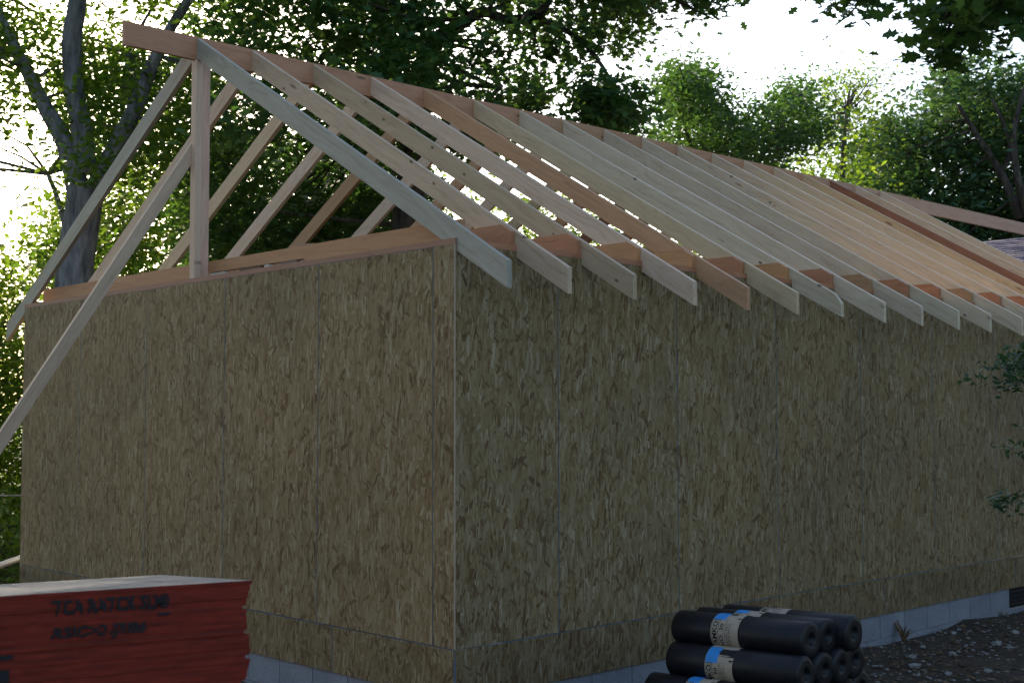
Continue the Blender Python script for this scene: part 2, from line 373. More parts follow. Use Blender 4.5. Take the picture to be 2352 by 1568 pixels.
# ---- rafters
ztop = lambda x: ZR - SL * abs(x - RX)
def rafter_poly(cut=0):
    x0 = RX + .0195
    pts = [(x0, ztop(x0)), (x0, ztop(x0) - PL), (-(PT - (ztop(0) - PL)) / SL, PT), (0, PT), (0, ztop(0) - PL)]
    pts += [(XT, ztop(XT) - PL), (XT, ztop(XT))]
    if cut: pts[-1] = (XT - .06, ztop(XT - .06)); pts.insert(-1, (XT, ztop(XT) - .045)); pts[-3] = (XT, ztop(XT) - PL * .92)
    return pts
RORG = (RX, ZR)
def make_rafter(y, color, right=True, cut=0, label=None, dz=0.0, tail=0.0):
    pts = [(x + (tail if x > .2 else 0), z - (tail * SL if x > .2 else 0)) for x, z in rafter_poly(cut)]
    loc = rot_to_local(pts, RORG, -ANG)
    v, f = prism(loc, 0, TH)
    Mx = Matrix.Translation((RORG[0], y, RORG[1] + dz)) @ Matrix.Rotation(ANG, 4, 'Y')
    if not right:
        Mx = Matrix.Translation((RORG[0], y + TH, RORG[1] + dz)) @ Matrix.Rotation(R_(180), 4, 'Z') @ Matrix.Rotation(ANG, 4, 'Y')
    return board('rafter', (v, f), color, B, label, Mx)
RY = [0.0115] + [.5137 + .6096 * i for i in range(17)]
rc = ['grey', 'pink', 'stain', 'pale', 'red', 'straw', 'light', 'light', 'cream', 'light', 'light', 'cream', 'light', 'light', 'straw', 'brown', 'light', 'light']
rl = {0: 'grey green gable rafter nearest the corner', 2: 'stained tan rafter, third from the gable', 4: 'reddish orange rafter, fifth from the gable', 15: 'dark reddish brown rafter near the far end'}
lc = ['grey', 'pink', 'straw', 'pale', 'tan', 'pale', 'red', 'pale', 'straw', 'red', 'brown', 'tan', 'straw', 'pale', 'tan', 'tan', 'pale', 'light']
for k, y in enumerate(RY):
    make_rafter(y + (random.uniform(-.006, .006) if k else 0), rc[k], True, 1 if k == 6 else 0, rl.get(k), tail=random.uniform(-.008, .008))
    make_rafter(y + random.uniform(-.005, .005), lc[k], False, tail=random.uniform(-.01, .01))
# ridge board in three lengths with a faint crown
for (y0, y1, cc) in ((-.6045, 4.0, (0.37, 0.205, 0.135)), (4.002, 8.9, (0.33, 0.20, 0.13)), (8.902, 15.7, (0.36, 0.25, 0.19))):
    board('ridge_board', box(0, y1 - y0, 0, TH, 0, .184), cc, B, None, Matrix.Translation((RX + .019, y0, ZR - .184)) @ Matrix.Rotation(R_(90), 4, 'Z'))
lum_box('ridge_post', RX - .019, RX + .019, 15.3, 15.39, -.3, ZR - .185, 'straw') if False else None
# post of two studs under the ridge at the gable
zpt = ZR - .1855
for i, (a, b, cc) in enumerate(((0.001, .063, (0.55, .42, .36)), (.0645, .127, (0.53, .38, .33)))):
    L = zpt - PT
    board('ridge_post', box(0, L, 0, b - a, 0, .072), cc, B, 'pinkish double post under the ridge end', Matrix.Translation((RX + .034, a, PT)) @ Matrix.Rotation(-R_(90), 4, 'Y') )
lum_box('ridge_post', RX - .04, RX + .04, 15.4, 15.48, -.5, ZR - .1855, 'straw', 'x')
# ---- ceiling joists, clipped to the slope at the ends, nailed to the front side of each rafter
def joist_poly(x0, x1, h=.14, gap=None):
    zc = lambda x: ztop(x) - .004
    z1 = PT + h
    pts = [(x0, PT + .001), (x1, PT + .001)]
    if gap: pts = [(x0, PT + .05), (gap, PT + .046), (gap + .03, PT + .001), (x1, PT + .001)]
    def edge(x):
        if zc(x) < z1:
            xx = RX + math.copysign((ZR - .004 - z1) / SL, x - RX)
            return [(x, zc(x)), (xx, z1)] if x > RX else [(xx, z1), (x, zc(x))]
        return [(x, z1)]
    return pts + edge(x1) + edge(x0)
jc = ['rust', 'rust', 'orange', 'orange', 'rust', 'orange', 'rust', 'tan', 'rust', 'rust', 'tan', 'rust', 'rust', 'tan', 'rust', 'rust', 'rust']
for k, y in enumerate(RY[1:]):
    pl = joist_poly(-W + .03, -.006 + random.uniform(-.02, .004))
    v, f = prism([(x + W, z - PT) for x, z in pl], 0, TH)
    o = board('ceiling_joist', (v, f), jc[k], B, 'bright orange clipped joist end, fourth from the corner' if k == 2 else None, Matrix.Translation((-W, y - TH - .001, PT)))
for a, b, gp in ((-W + .12, RX - .04, None), (RX + .036, -.10, RX + 1.35)):
    pl = joist_poly(a, b, gap=gp) 
    v, f = prism([(x - a, z - PT) for x, z in pl], 0, TH)
    board('gable_joist', (v, f), (0.40, .225, .125), B, 'brown joist on edge along the gable wall top', Matrix.Translation((a, .129, PT)))
for a_, w_, cc in ((RX + .12, .22, (.42, .40, .40)), (RX + .55, .3, (.10, .06, .045)), (RX + .9, .06, (.5, .5, .52)), (RX + 1.1, .22, (.16, .12, .11))):  # added pieces: shade and bright spots in the joist gap put in as colour
    lum_box('gap_filler', a_, a_ + w_, .09, .12, PT + .001, PT + .035, cc, 'x')
# leaning brace
b0 = Vector((RX - .065, .03, 3.56)); b1 = Vector((RX - .065, -2.50, -.33)); L = (b1 - b0).length
zdir = (b1 - b0).normalized(); ydir = Vector((1, 0, 0)); xdir = ydir.cross(zdir)
Mb = Matrix((zdir, ydir, xdir)).transposed().to_4x4()
mb = Matrix(((zdir.x, ydir.x, zdir.cross(ydir).x, b0.x), (zdir.y, ydir.y, zdir.cross(ydir).y, b0.y), (zdir.z, ydir.z, zdir.cross(ydir).z, b0.z), (0, 0, 0, 1)))
board('brace', box(0, L, 0, .038, -.07, .02), (0.46, .37, .30), B, 'long weathered brace leaning out from the gable post', mb)

# ------------------------------------------------------------------ things lying on the frame
def scrap(loc, size, rz, color, label, blue=False):
    v, f = box(0, size[0], 0, size[1], 0, size[2])
    o = mesh_obj('scrap_board', v, f, M['lumber']); o.color = (*LUM[color], 1)
    o.location = loc; o.rotation_euler = (0, 0, rz); tag(o, label, 'board')
    if blue:
        mesh_obj('paint_mark', *box(-.002, -.0005, size[1] * .4, size[1] * .95, .004, size[2] * .9), M['lblue'], o)
    return o
p = at(722, 548, 9.75)
scrap((RX + 1.17, .22, PT + .142), (.9, .089, .038), R_(38), 'tan', 'short brown board with blue painted end lying on the joists', True)
scrap((-5.0, .2, PT + .142), (.6, .11, .03), R_(30), 'straw', 'pale thin scrap board lying behind the gable joist on the left')

# ------------------------------------------------------------------ ground
def gz(x, y):
    t = min(1, max(0, (-y - .3) / 2.6)); t = t * t * (3 - 2 * t)
    far = max(0, math.hypot(x, y) - 40)
    return -.535 + .27 * t + .02 * math.sin(x * 1.7 + y * .9) * math.cos(y * 1.3)
ax = sorted(set([-900, -500, -250, -120, -60, -40, -25, -18] + [round(-14 + i * .35, 3) for i in range(80)] + [16, 20, 28, 40, 70, 140, 300, 900]))
nv = [(x, y, gz(x, y) + (rng.normal(0, .012) if max(abs(x), abs(y)) < 13 else 0)) for y in ax for x in ax]
n = len(ax)
go = mesh_obj('ground', nv, [(j * n + i, j * n + i + 1, (j + 1) * n + i + 1, (j + 1) * n + i) for j in range(n - 1) for i in range(n - 1)], M['dirt'], smooth=True)
tag(go, kind='structure')

def rock_verts(r, flat=.55):
    bm = bmesh.new(); bmesh.ops.create_icosphere(bm, subdivisions=1, radius=r)
    for v in bm.verts: v.co = Vector((v.co.x * random.uniform(.75, 1.4), v.co.y * random.uniform(.7, 1.1), v.co.z * flat * random.uniform(.7, 1.1)))
    vs = [v.co.copy() for v in bm.verts]; fs = [tuple(v.index for v in f.verts) for f in bm.faces]; bm.free(); return vs, fs
GV, GF = [], []
for i in range(3000):
    x = random.uniform(.02, 3.6); y = random.uniform(2.0, 10.5)
    r = random.choice((.006, .008, .011, .014, .02))
    vs, fs = rock_verts(r); o0 = len(GV); z = gz(x, y)
    GV += [v + Vector((x, y, z + .004)) for v in vs]; GF += [tuple(a + o0 for a in f) for f in fs]
tag(mesh_obj('gravel', GV, GF, M['stone']), 'pale gravel and crumbs scattered over the dirt', 'gravel', kind='stuff')
# dead leaf litter
LV, LF = [], []
for i in range(3500):
    x = random.uniform(.02, 4); y = random.uniform(1.8, 10.5); z = gz(x, y) + .012; a = random.uniform(0, 6.3); s = random.uniform(.012, .03)
    q = [Vector((math.cos(a + t) * s * k_, math.sin(a + t) * s * k_, random.uniform(-.006, .012))) for t, k_ in ((0, 1.3), (1.6, .6), (3.1, 1.3), (4.7, .6))]
    o0 = len(LV); LV += [Vector((x, y, z)) + v for v in q]; LF.append((o0, o0 + 1, o0 + 2, o0 + 3))
M['litter'] = mat_simple('dead_leaf', (0.14, 0.085, 0.045), .9, amt=.5, nscale=30)
tag(mesh_obj('leaf_litter', LV, LF, M['litter']), 'dry brown leaf litter on the dirt beside the wall', 'leaves', kind='stuff')
def gpt(px, py):
    d = (FW + RT * ((px - 1176) / FPX) - UP * ((py - 784) / FPX)); t = (-.53 - CAM.z) / d.z
    return CAM + d * t
for px, py, r in ((2093, 1504, .045), (2101, 1528, .05), (2187, 1497, .04), (2190, 1452, .035), (2290, 1478, .05), (2203, 1445, .03), (2245, 1433, .03), (2320, 1490, .04), (2330, 1455, .05), (2177, 1545, .035), (2120, 1480, .03), (2145, 1430, .03), (2300, 1410, .04), (2270, 1540, .04)):
    q = gpt(px, py); vs, fs = rock_verts(r, .6)
    o = mesh_obj('stone', vs, fs, M['stone'], loc=(q.x, q.y, gz(q.x, q.y) + r * .25)); o.rotation_euler = (0, 0, random.uniform(0, 3))
    tag(o, 'pale loose stone lying on the dark dirt beside the block foundation', 'stone', 'pale stones on the dirt')
q = gpt(2237, 1396)
o = mesh_obj('brick_fragment', *box(-.12, .12, -.05, .05, -.03, .03), M['brick'], loc=(q.x + .1, q.y, gz(q.x, q.y) + .03)); o.rotation_euler = (.1, .12, R_(60))
tag(o, 'dull red brick half sunk in the dirt by the foundation', 'brick')

def tube(pts, radii, seg=8, caps=True):
    V, F = [], []
    pts = [Vector(p_) for p_ in pts]; prev = None
    for i, p_ in enumerate(pts):
        d = (pts[min(i + 1, len(pts) - 1)] - pts[max(i - 1, 0)]).normalized()
        if prev is None: a = d.orthogonal().normalized()
        else: a = (prev - d * prev.dot(d)).normalized()
        prev = a; b = d.cross(a)
        for s in range(seg):
            t = 2 * math.pi * s / seg; V.append(p_ + (a * math.cos(t) + b * math.sin(t)) * radii[i])
    for i in range(len(pts) - 1):
        for s in range(seg):
            F.append((i * seg + s, i * seg + (s + 1) % seg, (i + 1) * seg + (s + 1) % seg, (i + 1) * seg + s))
    if caps: F += [tuple(range(seg - 1, -1, -1)), tuple(range((len(pts) - 1) * seg, len(pts) * seg))]
    return V, F
q = gpt(2335, 1370)
tag(mesh_obj('plastic_pipe', *tube([(.22, q.y - .1, gz(0, q.y) + .06), (.17, q.y + 1.2, gz(0, q.y) + .06)], [.035, .035], 12), M['pvc'], smooth=True), 'short white plastic pipe lying on the dirt beside the vent', 'pipe')
# weed at the wall
WV, WF = [], []
q = gpt(2037, 1462); base = Vector((.06, q.y, gz(0, q.y)))
for i in range(9):
    a = random.uniform(0, 6.28); tip = base + Vector((math.cos(a) * .09, math.sin(a) * .09, random.uniform(.08, .2)))
    v, f = tube([base, (base + tip) / 2 + Vector((0, 0, .03)), tip], [.006, .008, .001], 4); o0 = len(WV); WV += v; WF += [tuple(c + o0 for c in ff) for ff in f]
tag(mesh_obj('weed', WV, WF, M['litter']), 'small dry weed standing against the block foundation', 'weed')

# ------------------------------------------------------------------ stack of red edged sheets
F0 = Vector((2.406, -2.928, .887)); Sd = Vector((-1.176, .328, -.113)).normalized(); Ld = Vector((-.266, -.964, 0)).normalized()
Nd = Ld.cross(Sd).normalized()
if Nd.z < 0: Nd = -Nd
stk = empty('sheet_stack', tuple(F0), 'tall stack of red edged board sheets with grey weathered top', 'board stack')
SM = Matrix((Ld, Sd, Nd)).transposed().to_4x4(); SM.translation = F0; stk.matrix_world = SM       # local x along the long edge, y across, z up
def sheet_mesh(nm, red):
    v, f = box(0, 2.4384, 0, 1.2192, -.0105, 0)
    me = bpy.data.meshes.new(nm); me.from_pydata(v, [], f)
    for mm in (M['sheet'], red): me.materials.append(mm)
    me.update()
    for pl in me.polygons: pl.material_index = 0 if abs(pl.normal.z) > .7 else 1
    return me
sm1, sm2 = sheet_mesh('sheet', M['red']), sheet_mesh('sheet', M['red2'])
zz = 0; kk = 0
while zz > -1.02:
    o = bpy.data.objects.new('sheet', sm1 if random.random() < .6 else sm2); link(o, stk)
    bump_ = .012 if kk and kk % 7 == 0 else 0
    shift = random.uniform(-.0025, .0025) + .012 * math.sin(kk * .22) + bump_ + .010 * min(3, kk / 9)
    o.location = (max(shift, 0) if kk < 2 else shift, random.uniform(-.0015, .0035), zz); o.rotation_euler = (0, 0, random.uniform(-.0012, .0012))
    zz -= .0106 + (.0008 if kk % 9 == 4 else 0); kk += 1
for i in range(3):
    mesh_obj('spacer', *box(.2 + i * .95, .29 + i * .95, .02, 1.2, zz - .17, zz), M['twine'], stk)

def text_mesh(txt, size, offset=0.0):
    cu = bpy.data.curves.new('t', 'FONT'); cu.body = txt; cu.size = size; cu.offset = offset; cu.resolution_u = 2
    o = bpy.data.objects.new('t', cu); col.objects.link(o)
    dg = bpy.context.evaluated_depsgraph_get(); dg.update()
    me = bpy.data.meshes.new_from_object(o.evaluated_get(dg)); bpy.data.objects.remove(o)
    return me
def stencil(txt, x_right, z_top, width, height, nm='stencil_lettering'):
    "text on the long red side, cut into sheet-high slices that slipped against each other"
    me = text_mesh(txt, 1.0, .035)
    xs_ = [v.co.x for v in me.vertices]; ys_ = [v.co.y for v in me.vertices]
    x0, x1, y0, y1 = min(xs_), max(xs_), min(ys_), max(ys_)
    V, F = [], []
    ns = max(2, round(height / .0111))
    for s in range(ns):
        bm = bmesh.new(); bm.from_mesh(me)
        lo, hi = y0 + (y1 - y0) * s / ns, y0 + (y1 - y0) * (s + 1) / ns
        bmesh.ops.bisect_plane(bm, geom=bm.verts[:] + bm.edges[:] + bm.faces[:], plane_co=(0, lo, 0), plane_no=(0, -1, 0), clear_outer=True)
        bmesh.ops.bisect_plane(bm, geom=bm.verts[:] + bm.edges[:] + bm.faces[:], plane_co=(0, hi, 0), plane_no=(0, 1, 0), clear_outer=True)
        sh = random.uniform(-.007, .007); o0 = len(V); bm.verts.index_update()
        for v in bm.verts:
            # seen from outside the long side, right is local -x
            V.append((x_right + width - (v.co.x - x0) / (x1 - x0) * width + sh, -.0042, z_top - height + (v.co.y - y0) / (y1 - y0) * height))
        F += [tuple(v.index + o0 for v in f.verts) for f in bm.faces]; bm.free()
    mesh_obj(nm, V, F, M['ink'], stk)
def stack_x(px, d0=4.0):      # distance along the front edge seen at full-view column px
    k_ = (px - 1176) / FPX; t = (-.805 - k_ * 4.0) / (.882 - .471 * k_); return t
xr, xl = stack_x(385), stack_x(120)
stencil('TCA RATCK SLMI', xr, -.022, xl - xr, .044)
xr, xl = stack_x(335), stack_x(120)
stencil('RSIC>2 J7/86', xr, -.098, xl - xr, .044)
mesh_obj('ink_mark', *box(stack_x(22), stack_x(-120), -.006, -.0045, -.30, -.205), M['ink'], stk)
mesh_obj('ink_mark', *box(stack_x(30), stack_x(-120), -.006, -.0045, -.178, -.165), M['ink'], stk)
mesh_obj('ink_mark', *box(stack_x(388), stack_x(362), -.006, -.0045, -.086, -.078), M['ink'], stk)

# ------------------------------------------------------------------ rolls of roofing felt
RL, RR = .914, .1
def roll_body():
    seg = 40; V, F = [], []
    prof = [(0.0, .034), (0.004, .05), (0.0, .07), (0.005, .093), (0.012, .0995), (RL * .25, .1), (RL * .6, .1005), (RL - .012, .1), (RL - .004, .094), (RL, .07), (RL - .003, .05), (RL - .001, .034), (RL - .25, .032), (.25, .032)]
    for i, (x, r) in enumerate(prof):
        for s in range(seg):
            t = 2 * math.pi * s / seg; rr = r * (1 + .012 * math.sin(3 * t + i) + (.012 * max(0, math.cos(t - 2.2)) if r > .09 else 0))
            V.append((x + (.004 * math.sin(t) if r > .04 else 0), rr * math.cos(t) * 1.02, rr * math.sin(t) * .97))
    m_ = len(prof)
    for i in range(m_):
        for s in range(seg):
            a, b = i * seg, ((i + 1) % m_) * seg
            F.append((a + s, b + s, b + (s + 1) % seg, a + (s + 1) % seg))
    me = bpy.data.meshes.new('felt'); me.from_pydata(V, [], F); me.materials.append(M['felt'])
    bm = bmesh.new(); bm.from_mesh(me); bmesh.ops.recalc_face_normals(bm, faces=bm.faces); bm.to_mesh(me); bm.free()
    me.polygons.foreach_set('use_smooth', [True] * len(me.polygons)); return me
def wrap(V2, rad, rev=0):     # (x along roll, phi from top towards -y) -> 3D
    return [(x, -math.sin(ph) * rad * 1.02, math.cos(ph) * rad * .97) for x, ph in V2]
def band(x0, x1, p0, p1, rad, nm, mat):
    n_ = max(2, int((p1 - p0) / .12)); V2 = []
    for i in range(n_ + 1):
        ph = p0 + (p1 - p0) * i / n_; V2 += [(x0, ph), (x1, ph)]
    me = bpy.data.meshes.new(nm); me.from_pydata(wrap(V2, rad), [], [(2 * i, 2 * i + 1, 2 * i + 3, 2 * i + 2) for i in range(n_)]); me.materials.append(mat)
    me.polygons.foreach_set('use_smooth', [True] * len(me.polygons)); return me
LX0, LX1 = .30, .492
me_body = roll_body(); me_lab = band(LX0, LX1, -math.pi, math.pi - .001, .1042, 'label', M['paper']); me_blue = band(LX0 + .002, LX0 + .085, R_(-34), R_(26), .1047, 'blue_patch', M['lblue'])
def lettering():
    V, F = [], []
    def put(txt, xb, xt, ph0, ph1, off=.02):
        "text runs upward round the roll from ph1 to ph0; letter tops point to -x"
        me = text_mesh(txt, 1.0, off); xs_ = [v.co.x for v in me.vertices]; ys_ = [v.co.y for v in me.vertices]
        a0, a1, b0_, b1_ = min(xs_), max(xs_), min(ys_), max(ys_); o0 = len(V)
        V.extend(wrap([(xb + (xt - xb) * (v.co.y - b0_) / (b1_ - b0_), ph1 + (ph0 - ph1) * (v.co.x - a0) / (a1 - a0)) for v in me.vertices], .1050))
        F.extend([tuple(i + o0 for i in pl.vertices) for pl in me.polygons])
    put('TAMKO', LX0 + .046, LX0 + .012, R_(33), R_(128))
    put('NO. 30', LX0 + .088, LX0 + .062, R_(40), R_(118))
    put('ASPHALT SATURATED', LX0 + .106, LX0 + .096, R_(26), R_(135), .0)
    put('ORGANIC FELT', LX0 + .121, LX0 + .111, R_(40), R_(120), .0)
    put('SINGLE ROLL', LX0 + .136, LX0 + .126, R_(36), R_(125), .0)
    for (x0, x1, p0, p1) in ((LX0 + .006, LX0 + .008, 28, 134), (LX0 + .051, LX0 + .054, 28, 134), (LX0 + .006, LX0 + .054, 27, 29), (LX1 - .028, LX1 - .002, 14, 19), (LX0 + .09, LX0 + .135, -26, -2)):
        n_ = max(1, int((p1 - p0) / 6)); o0 = len(V)
        for i in range(n_ + 1):
            ph = R_(p0 + (p1 - p0) * i / n_); V.extend(wrap([(x0, ph), (x1, ph)], .1050))
        F.extend([(o0 + 2 * i, o0 + 2 * i + 1, o0 + 2 * i + 3, o0 + 2 * i + 2) for i in range(n_)])
    me = bpy.data.meshes.new('lettering'); me.from_pydata(V, [], F); me.materials.append(M['ink']); return me
me_let = lettering()
ord_ = ['first', 'second', 'third', 'fourth', 'fifth', 'sixth']; lay = ['top', 'second', 'third', 'bottom']
TILT = R_(-1.8)
for li in range(4):
    for i in range(3 + li):
        y = 1.03 - .1 * li + .198 * i; z = .141 - .1725 * li
        x = .905 + random.uniform(-.03, .03) + (0.03 if li == 0 and i == 2 else 0) - .02 * li
        r = empty('felt_roll', (0, 0, 0), f'black roofing felt roll with paper label, {ord_[i]} from the camera side in the {lay[li]} layer', 'felt roll', 'black felt rolls stacked beside the wall')
        spin = {(0, 0): .25, (1, 0): .85, (2, 0): .15, (0, 1): .0, (0, 2): -.75}.get((li, i), random.uniform(-1, 1))
        r.rotation_euler = (0, TILT, random.uniform(-.02, .02)); r.location = (x, y, z - .015)
        b_ = bpy.data.objects.new('felt', me_body); link(b_, r); b_.rotation_euler = (random.uniform(0, 6.28), 0, 0)
        lb = bpy.data.objects.new('label', me_lab); link(lb, r); lb.rotation_euler = (spin, 0, 0)
        for nm, me in (('blue_patch', me_blue), ('lettering', me_let)):
            o = link(bpy.data.objects.new(nm, me), lb)
            if nm == 'lettering': o['kind'] = 'stuff'
pal = empty('pallet', (.9, .6, gz(1, 1)), 'low wooden pallet under the black felt rolls', 'pallet')
for i in range(7): mesh_obj('slat', *box(-.05, 1.0, .05 + i * .19, .17 + i * .19, .02, .038), M['twine'], pal)
for i in range(3): mesh_obj('runner', *box(-.02 + i * .45, .03 + i * .45, 0, 1.35, -.03, .0195), M['twine'], pal)

# ------------------------------------------------------------------ neighbour's house
NP = at(2290, 548, 25.0)
NH = empty('neighbour_house', (NP.x, NP.y, gz(NP.x, NP.y)), 'low neighbouring house with purplish grey shingle roof behind the rafters', 'house')
rz_ = NP.z - gz(NP.x, NP.y); pit = math.atan(5 / 12); sl_len = 5.2
hx0, hx1 = -5.0, 9.0
ez = rz_ - math.sin(pit) * sl_len; ey = math.cos(pit) * sl_len
mesh_obj('wall', *box(hx0 + .4, hx1 - .4, -ey + .5, ey - .5, 0, ez - .02), M['siding'], NH)
v, f = prism([(0, rz_ - .05), (-ey, ez - .05), (-ey, ez - .15), (0, rz_ - .15)], 0, 1)
deck = mesh_obj('roof', [(hx0 + (hx1 - hx0) * yy, xx, z) for xx, yy, z in v] + [(hx0 + (hx1 - hx0) * yy, -xx, z) for xx, yy, z in v], f + [tuple(c + len(v) for c in ff)[::-1] for ff in f], M['shingle'], NH)
sv_, sf_ = box(0, .30, -.16, 0, 0, .022)
shm = []
for q_ in range(4):
    me = bpy.data.meshes.new('shingle'); me.from_pydata([(x, y, z + (.014 if y < -.1 else 0)) for x, y, z in sv_], [], sf_); mm = M['shingle'].copy()
    me.materials.append(M['shingle']); shm.append(me)
cnt = 0; RSV, RSF = [], []
for r_i in range(36):
    for c_i in range(46):
        x = hx0 + .0 + c_i * .305 + (.15 if r_i % 2 else 0); s = .02 + r_i * .142
        yy, z = -math.cos(pit) * s, rz_ - .05 - math.sin(pit) * s
        wp = Vector((NP.x + x, NP.y + yy, NH.location.z + z)) - CAM
        px = 1176 + FPX * wp.dot(RT) / wp.dot(FW); py = 784 - FPX * wp.dot(UP) / wp.dot(FW)
        if 2190 < px < 2375 and 515 < py < 660 and cnt < 290:
            o = bpy.data.objects.new('shingle', shm[cnt % 4]); link(o, deck); o.location = (x, yy, z + .004)
            o.rotation_euler = (pit, random.uniform(-.01, .01), 0); cnt += 1
        else:
            o0 = len(RSV); cp, sp = math.cos(pit), math.sin(pit)
            for a, b, c in sv_:
                c2 = c + (.014 if b < -.1 else 0); RSV.append((x + a, yy + b * cp - c2 * sp, z + .004 + b * sp + c2 * cp))
            RSF += [tuple(t + o0 for t in ff) for ff in sf_]
o = mesh_obj('shingles', RSV, RSF, M['shingle'], deck); o['kind'] = 'stuff'
# rail and cable at the left edge
tag(mesh_obj('fence_rail', *tube([at(-500, 1480, 8.5), at(5, 1296, 12.6), at(90, 1266, 13.6)], [.032, .032, .032], 12), M['pvc'], smooth=True), 'pale pinkish pipe rail running behind the left end of the wall', 'rail')
tag(mesh_obj('cable', *tube([at(-300, 1139, 13), at(90, 1137, 14)], [.008, .008], 6), M['wire'], smooth=True), 'thin grey cable stretched across the bushes left of the wall', 'cable')
for i, px in enumerate((-480, -180)):
    q = at(px, 1400, 8.5 + i * 2.4)
    a_ = q.copy(); a_.z = gz(q.x, q.y)

# ------------------------------------------------------------------ vegetation
TPL = {
 'oak': [(0, -.5), (.10, -.28), (.30, -.22), (.16, -.02), (.40, .14), (.17, .22), (.12, .48), (-.12, .44), (-.2, .2), (-.38, .12), (-.15, -.04), (-.28, -.25), (-.1, -.3)],
 'oval': [(0, -.5), (.20, -.2), (.22, .12), (0, .5), (-.22, .12), (-.2, -.2)],
 'diamond': [(0, -.5), (.22, 0), (0, .5), (-.22, 0)],
}
def leaves(name, C, size, tpl, mat, parent, up=.55, droop=.0, jit=.35, vb=None):
    N = len(C); T = np.array(TPL[tpl]); K = len(T)
    nrm = rng.normal(size=(N, 3)); nrm[:, 2] = np.abs(nrm[:, 2]) + up * 2; nrm /= np.linalg.norm(nrm, axis=1)[:, None]
    a = rng.normal(size=(N, 3)); a[:, 2] -= droop
    a -= nrm * (a * nrm).sum(1)[:, None]; a /= np.linalg.norm(a, axis=1)[:, None] + 1e-9
    b = np.cross(nrm, a)
    s = size * (1 + jit * rng.uniform(-1, 1, N))
    cup = .25 * np.abs(T[:, 0]) * 1.0
    V = C[:, None, :] + s[:, None, None] * (b[:, None, :] * T[None, :, :1] + a[:, None, :] * T[None, :, 1:2] + nrm[:, None, :] * cup[None, :, None])
    me = bpy.data.meshes.new(name)
    me.vertices.add(N * K); me.vertices.foreach_set('co', V.astype(np.float32).ravel())
    me.loops.add(N * K); me.loops.foreach_set('vertex_index', np.arange(N * K, dtype=np.int32))
    me.polygons.add(N); me.polygons.foreach_set('loop_start', np.arange(0, N * K, K, dtype=np.int32)); 
    try: me.polygons.foreach_set('loop_total', np.full(N, K, dtype=np.int32))
    except Exception: pass
    me.update(calc_edges=True)
    at_ = me.attributes.new('v', 'FLOAT', 'FACE')
    vv = rng.uniform(0, 1, N) * .6 + (.4 * vb if vb is not None else .2)
    at_.data.foreach_set('value', np.clip(vv, 0, 1).astype(np.float32))
    me.materials.append(mat)
    o = bpy.data.objects.new(name, me); link(o, parent); return o
CA, FWa, RTa, UPa = (np.array(q) for q in (CAM, FW, RT, UP))
def inpoly(x, y, poly):
    c = np.zeros(len(x), bool); j = len(poly) - 1
    for i in range(len(poly)):
        xi, yi = poly[i]; xj, yj = poly[j]
        c ^= ((yi > y) != (yj > y)) & (x < (xj - xi) * (y - yi) / (yj - yi + 1e-9) + xi); j = i
    return c
def region(poly, d0, d1, n, holes=()):
    "n clump centres in the solid angle of an outline between two distances"
    P_ = np.array(poly, float); out = []
    while sum(len(o_) for o_ in out) < n:
        x = rng.uniform(P_[:, 0].min(), P_[:, 0].max(), n * 3); y = rng.uniform(P_[:, 1].min(), P_[:, 1].max(), n * 3)
        ok = inpoly(x, y, poly)
        for (hx, hy, hr) in holes: ok &= ((x - hx) ** 2 + (y - hy) ** 2) > (hr * rng.uniform(.8, 1.1, len(x))) ** 2
        x, y = x[ok], y[ok]; d = rng.uniform(d0, d1, len(x))
        out.append(CA + (FWa + RTa * ((x - 1176) / FPX)[:, None] - UPa * ((y - 784) / FPX)[:, None]) * d[:, None])
    return np.concatenate(out)[:n]
def scatter(cl, per, sig, flat=.7):
    n = len(cl); k_ = np.maximum(3, (per * rng.uniform(.4, 1.6, n)).astype(int))
    C = np.repeat(cl, k_, axis=0); sg = np.repeat(sig * rng.uniform(.6, 1.4, n), k_)
    off = rng.normal(size=C.shape) * sg[:, None]; off[:, 2] *= flat
    vb = np.repeat(rng.uniform(0, 1, n), k_)
    return C + off, vb
def limb(pts):   # [(px,py,dist,radius_px)]
    P_ = [at(a, b, d) for a, b, d, r in pts]; Rr = [r * d / FPX for a, b, d, r in pts]
    # smooth
    Q, S = [], []
    for i in range(len(P_) - 1):
        for t in (0, .25, .5, .75):
            p0, p1, p2, p3 = P_[max(i - 1, 0)], P_[i], P_[i + 1], P_[min(i + 2, len(P_) - 1)]
            Q.append(.5 * ((2 * p1) + (p2 - p0) * t + (2 * p0 - 5 * p1 + 4 * p2 - p3) * t * t + (3 * p1 - p0 - 3 * p2 + p3) * t ** 3)); S.append(Rr[i] + (Rr[i + 1] - Rr[i]) * t)
    Q.append(P_[-1]); S.append(Rr[-1]); return Q, S
def wood(name, chains, mat, parent, seg=10):
    V, F = [], []
    for Q, S in chains:
        v, f = tube(Q, S, seg if S[0] > .04 else 5); o0 = len(V); V += v; F += [tuple(c + o0 for c in ff) for ff in f]
    return mesh_obj(name, V, F, mat, parent, smooth=True)
def twigs(limbs, cl, n, r=.02):
    pts = [q for Q, S in limbs for q in Q[2:]]; out = []
    arr = np.array([tuple(q) for q in pts])
    for c in cl[rng.choice(len(cl), min(n, len(cl)), replace=False)]:
        d = np.linalg.norm(arr - c, axis=1); i = int(np.argmin(d))
        if d[i] > 5.5: continue
        a, b = Vector(arr[i]), Vector(c); mid = (a + b) / 2 + Vector(rng.normal(size=3)) * .08 * (b - a).length + Vector((0, 0, .06 * (b - a).length))
        out.append(([a, mid, b], [r * 1.3, r * .8, r * .3]))
    return out
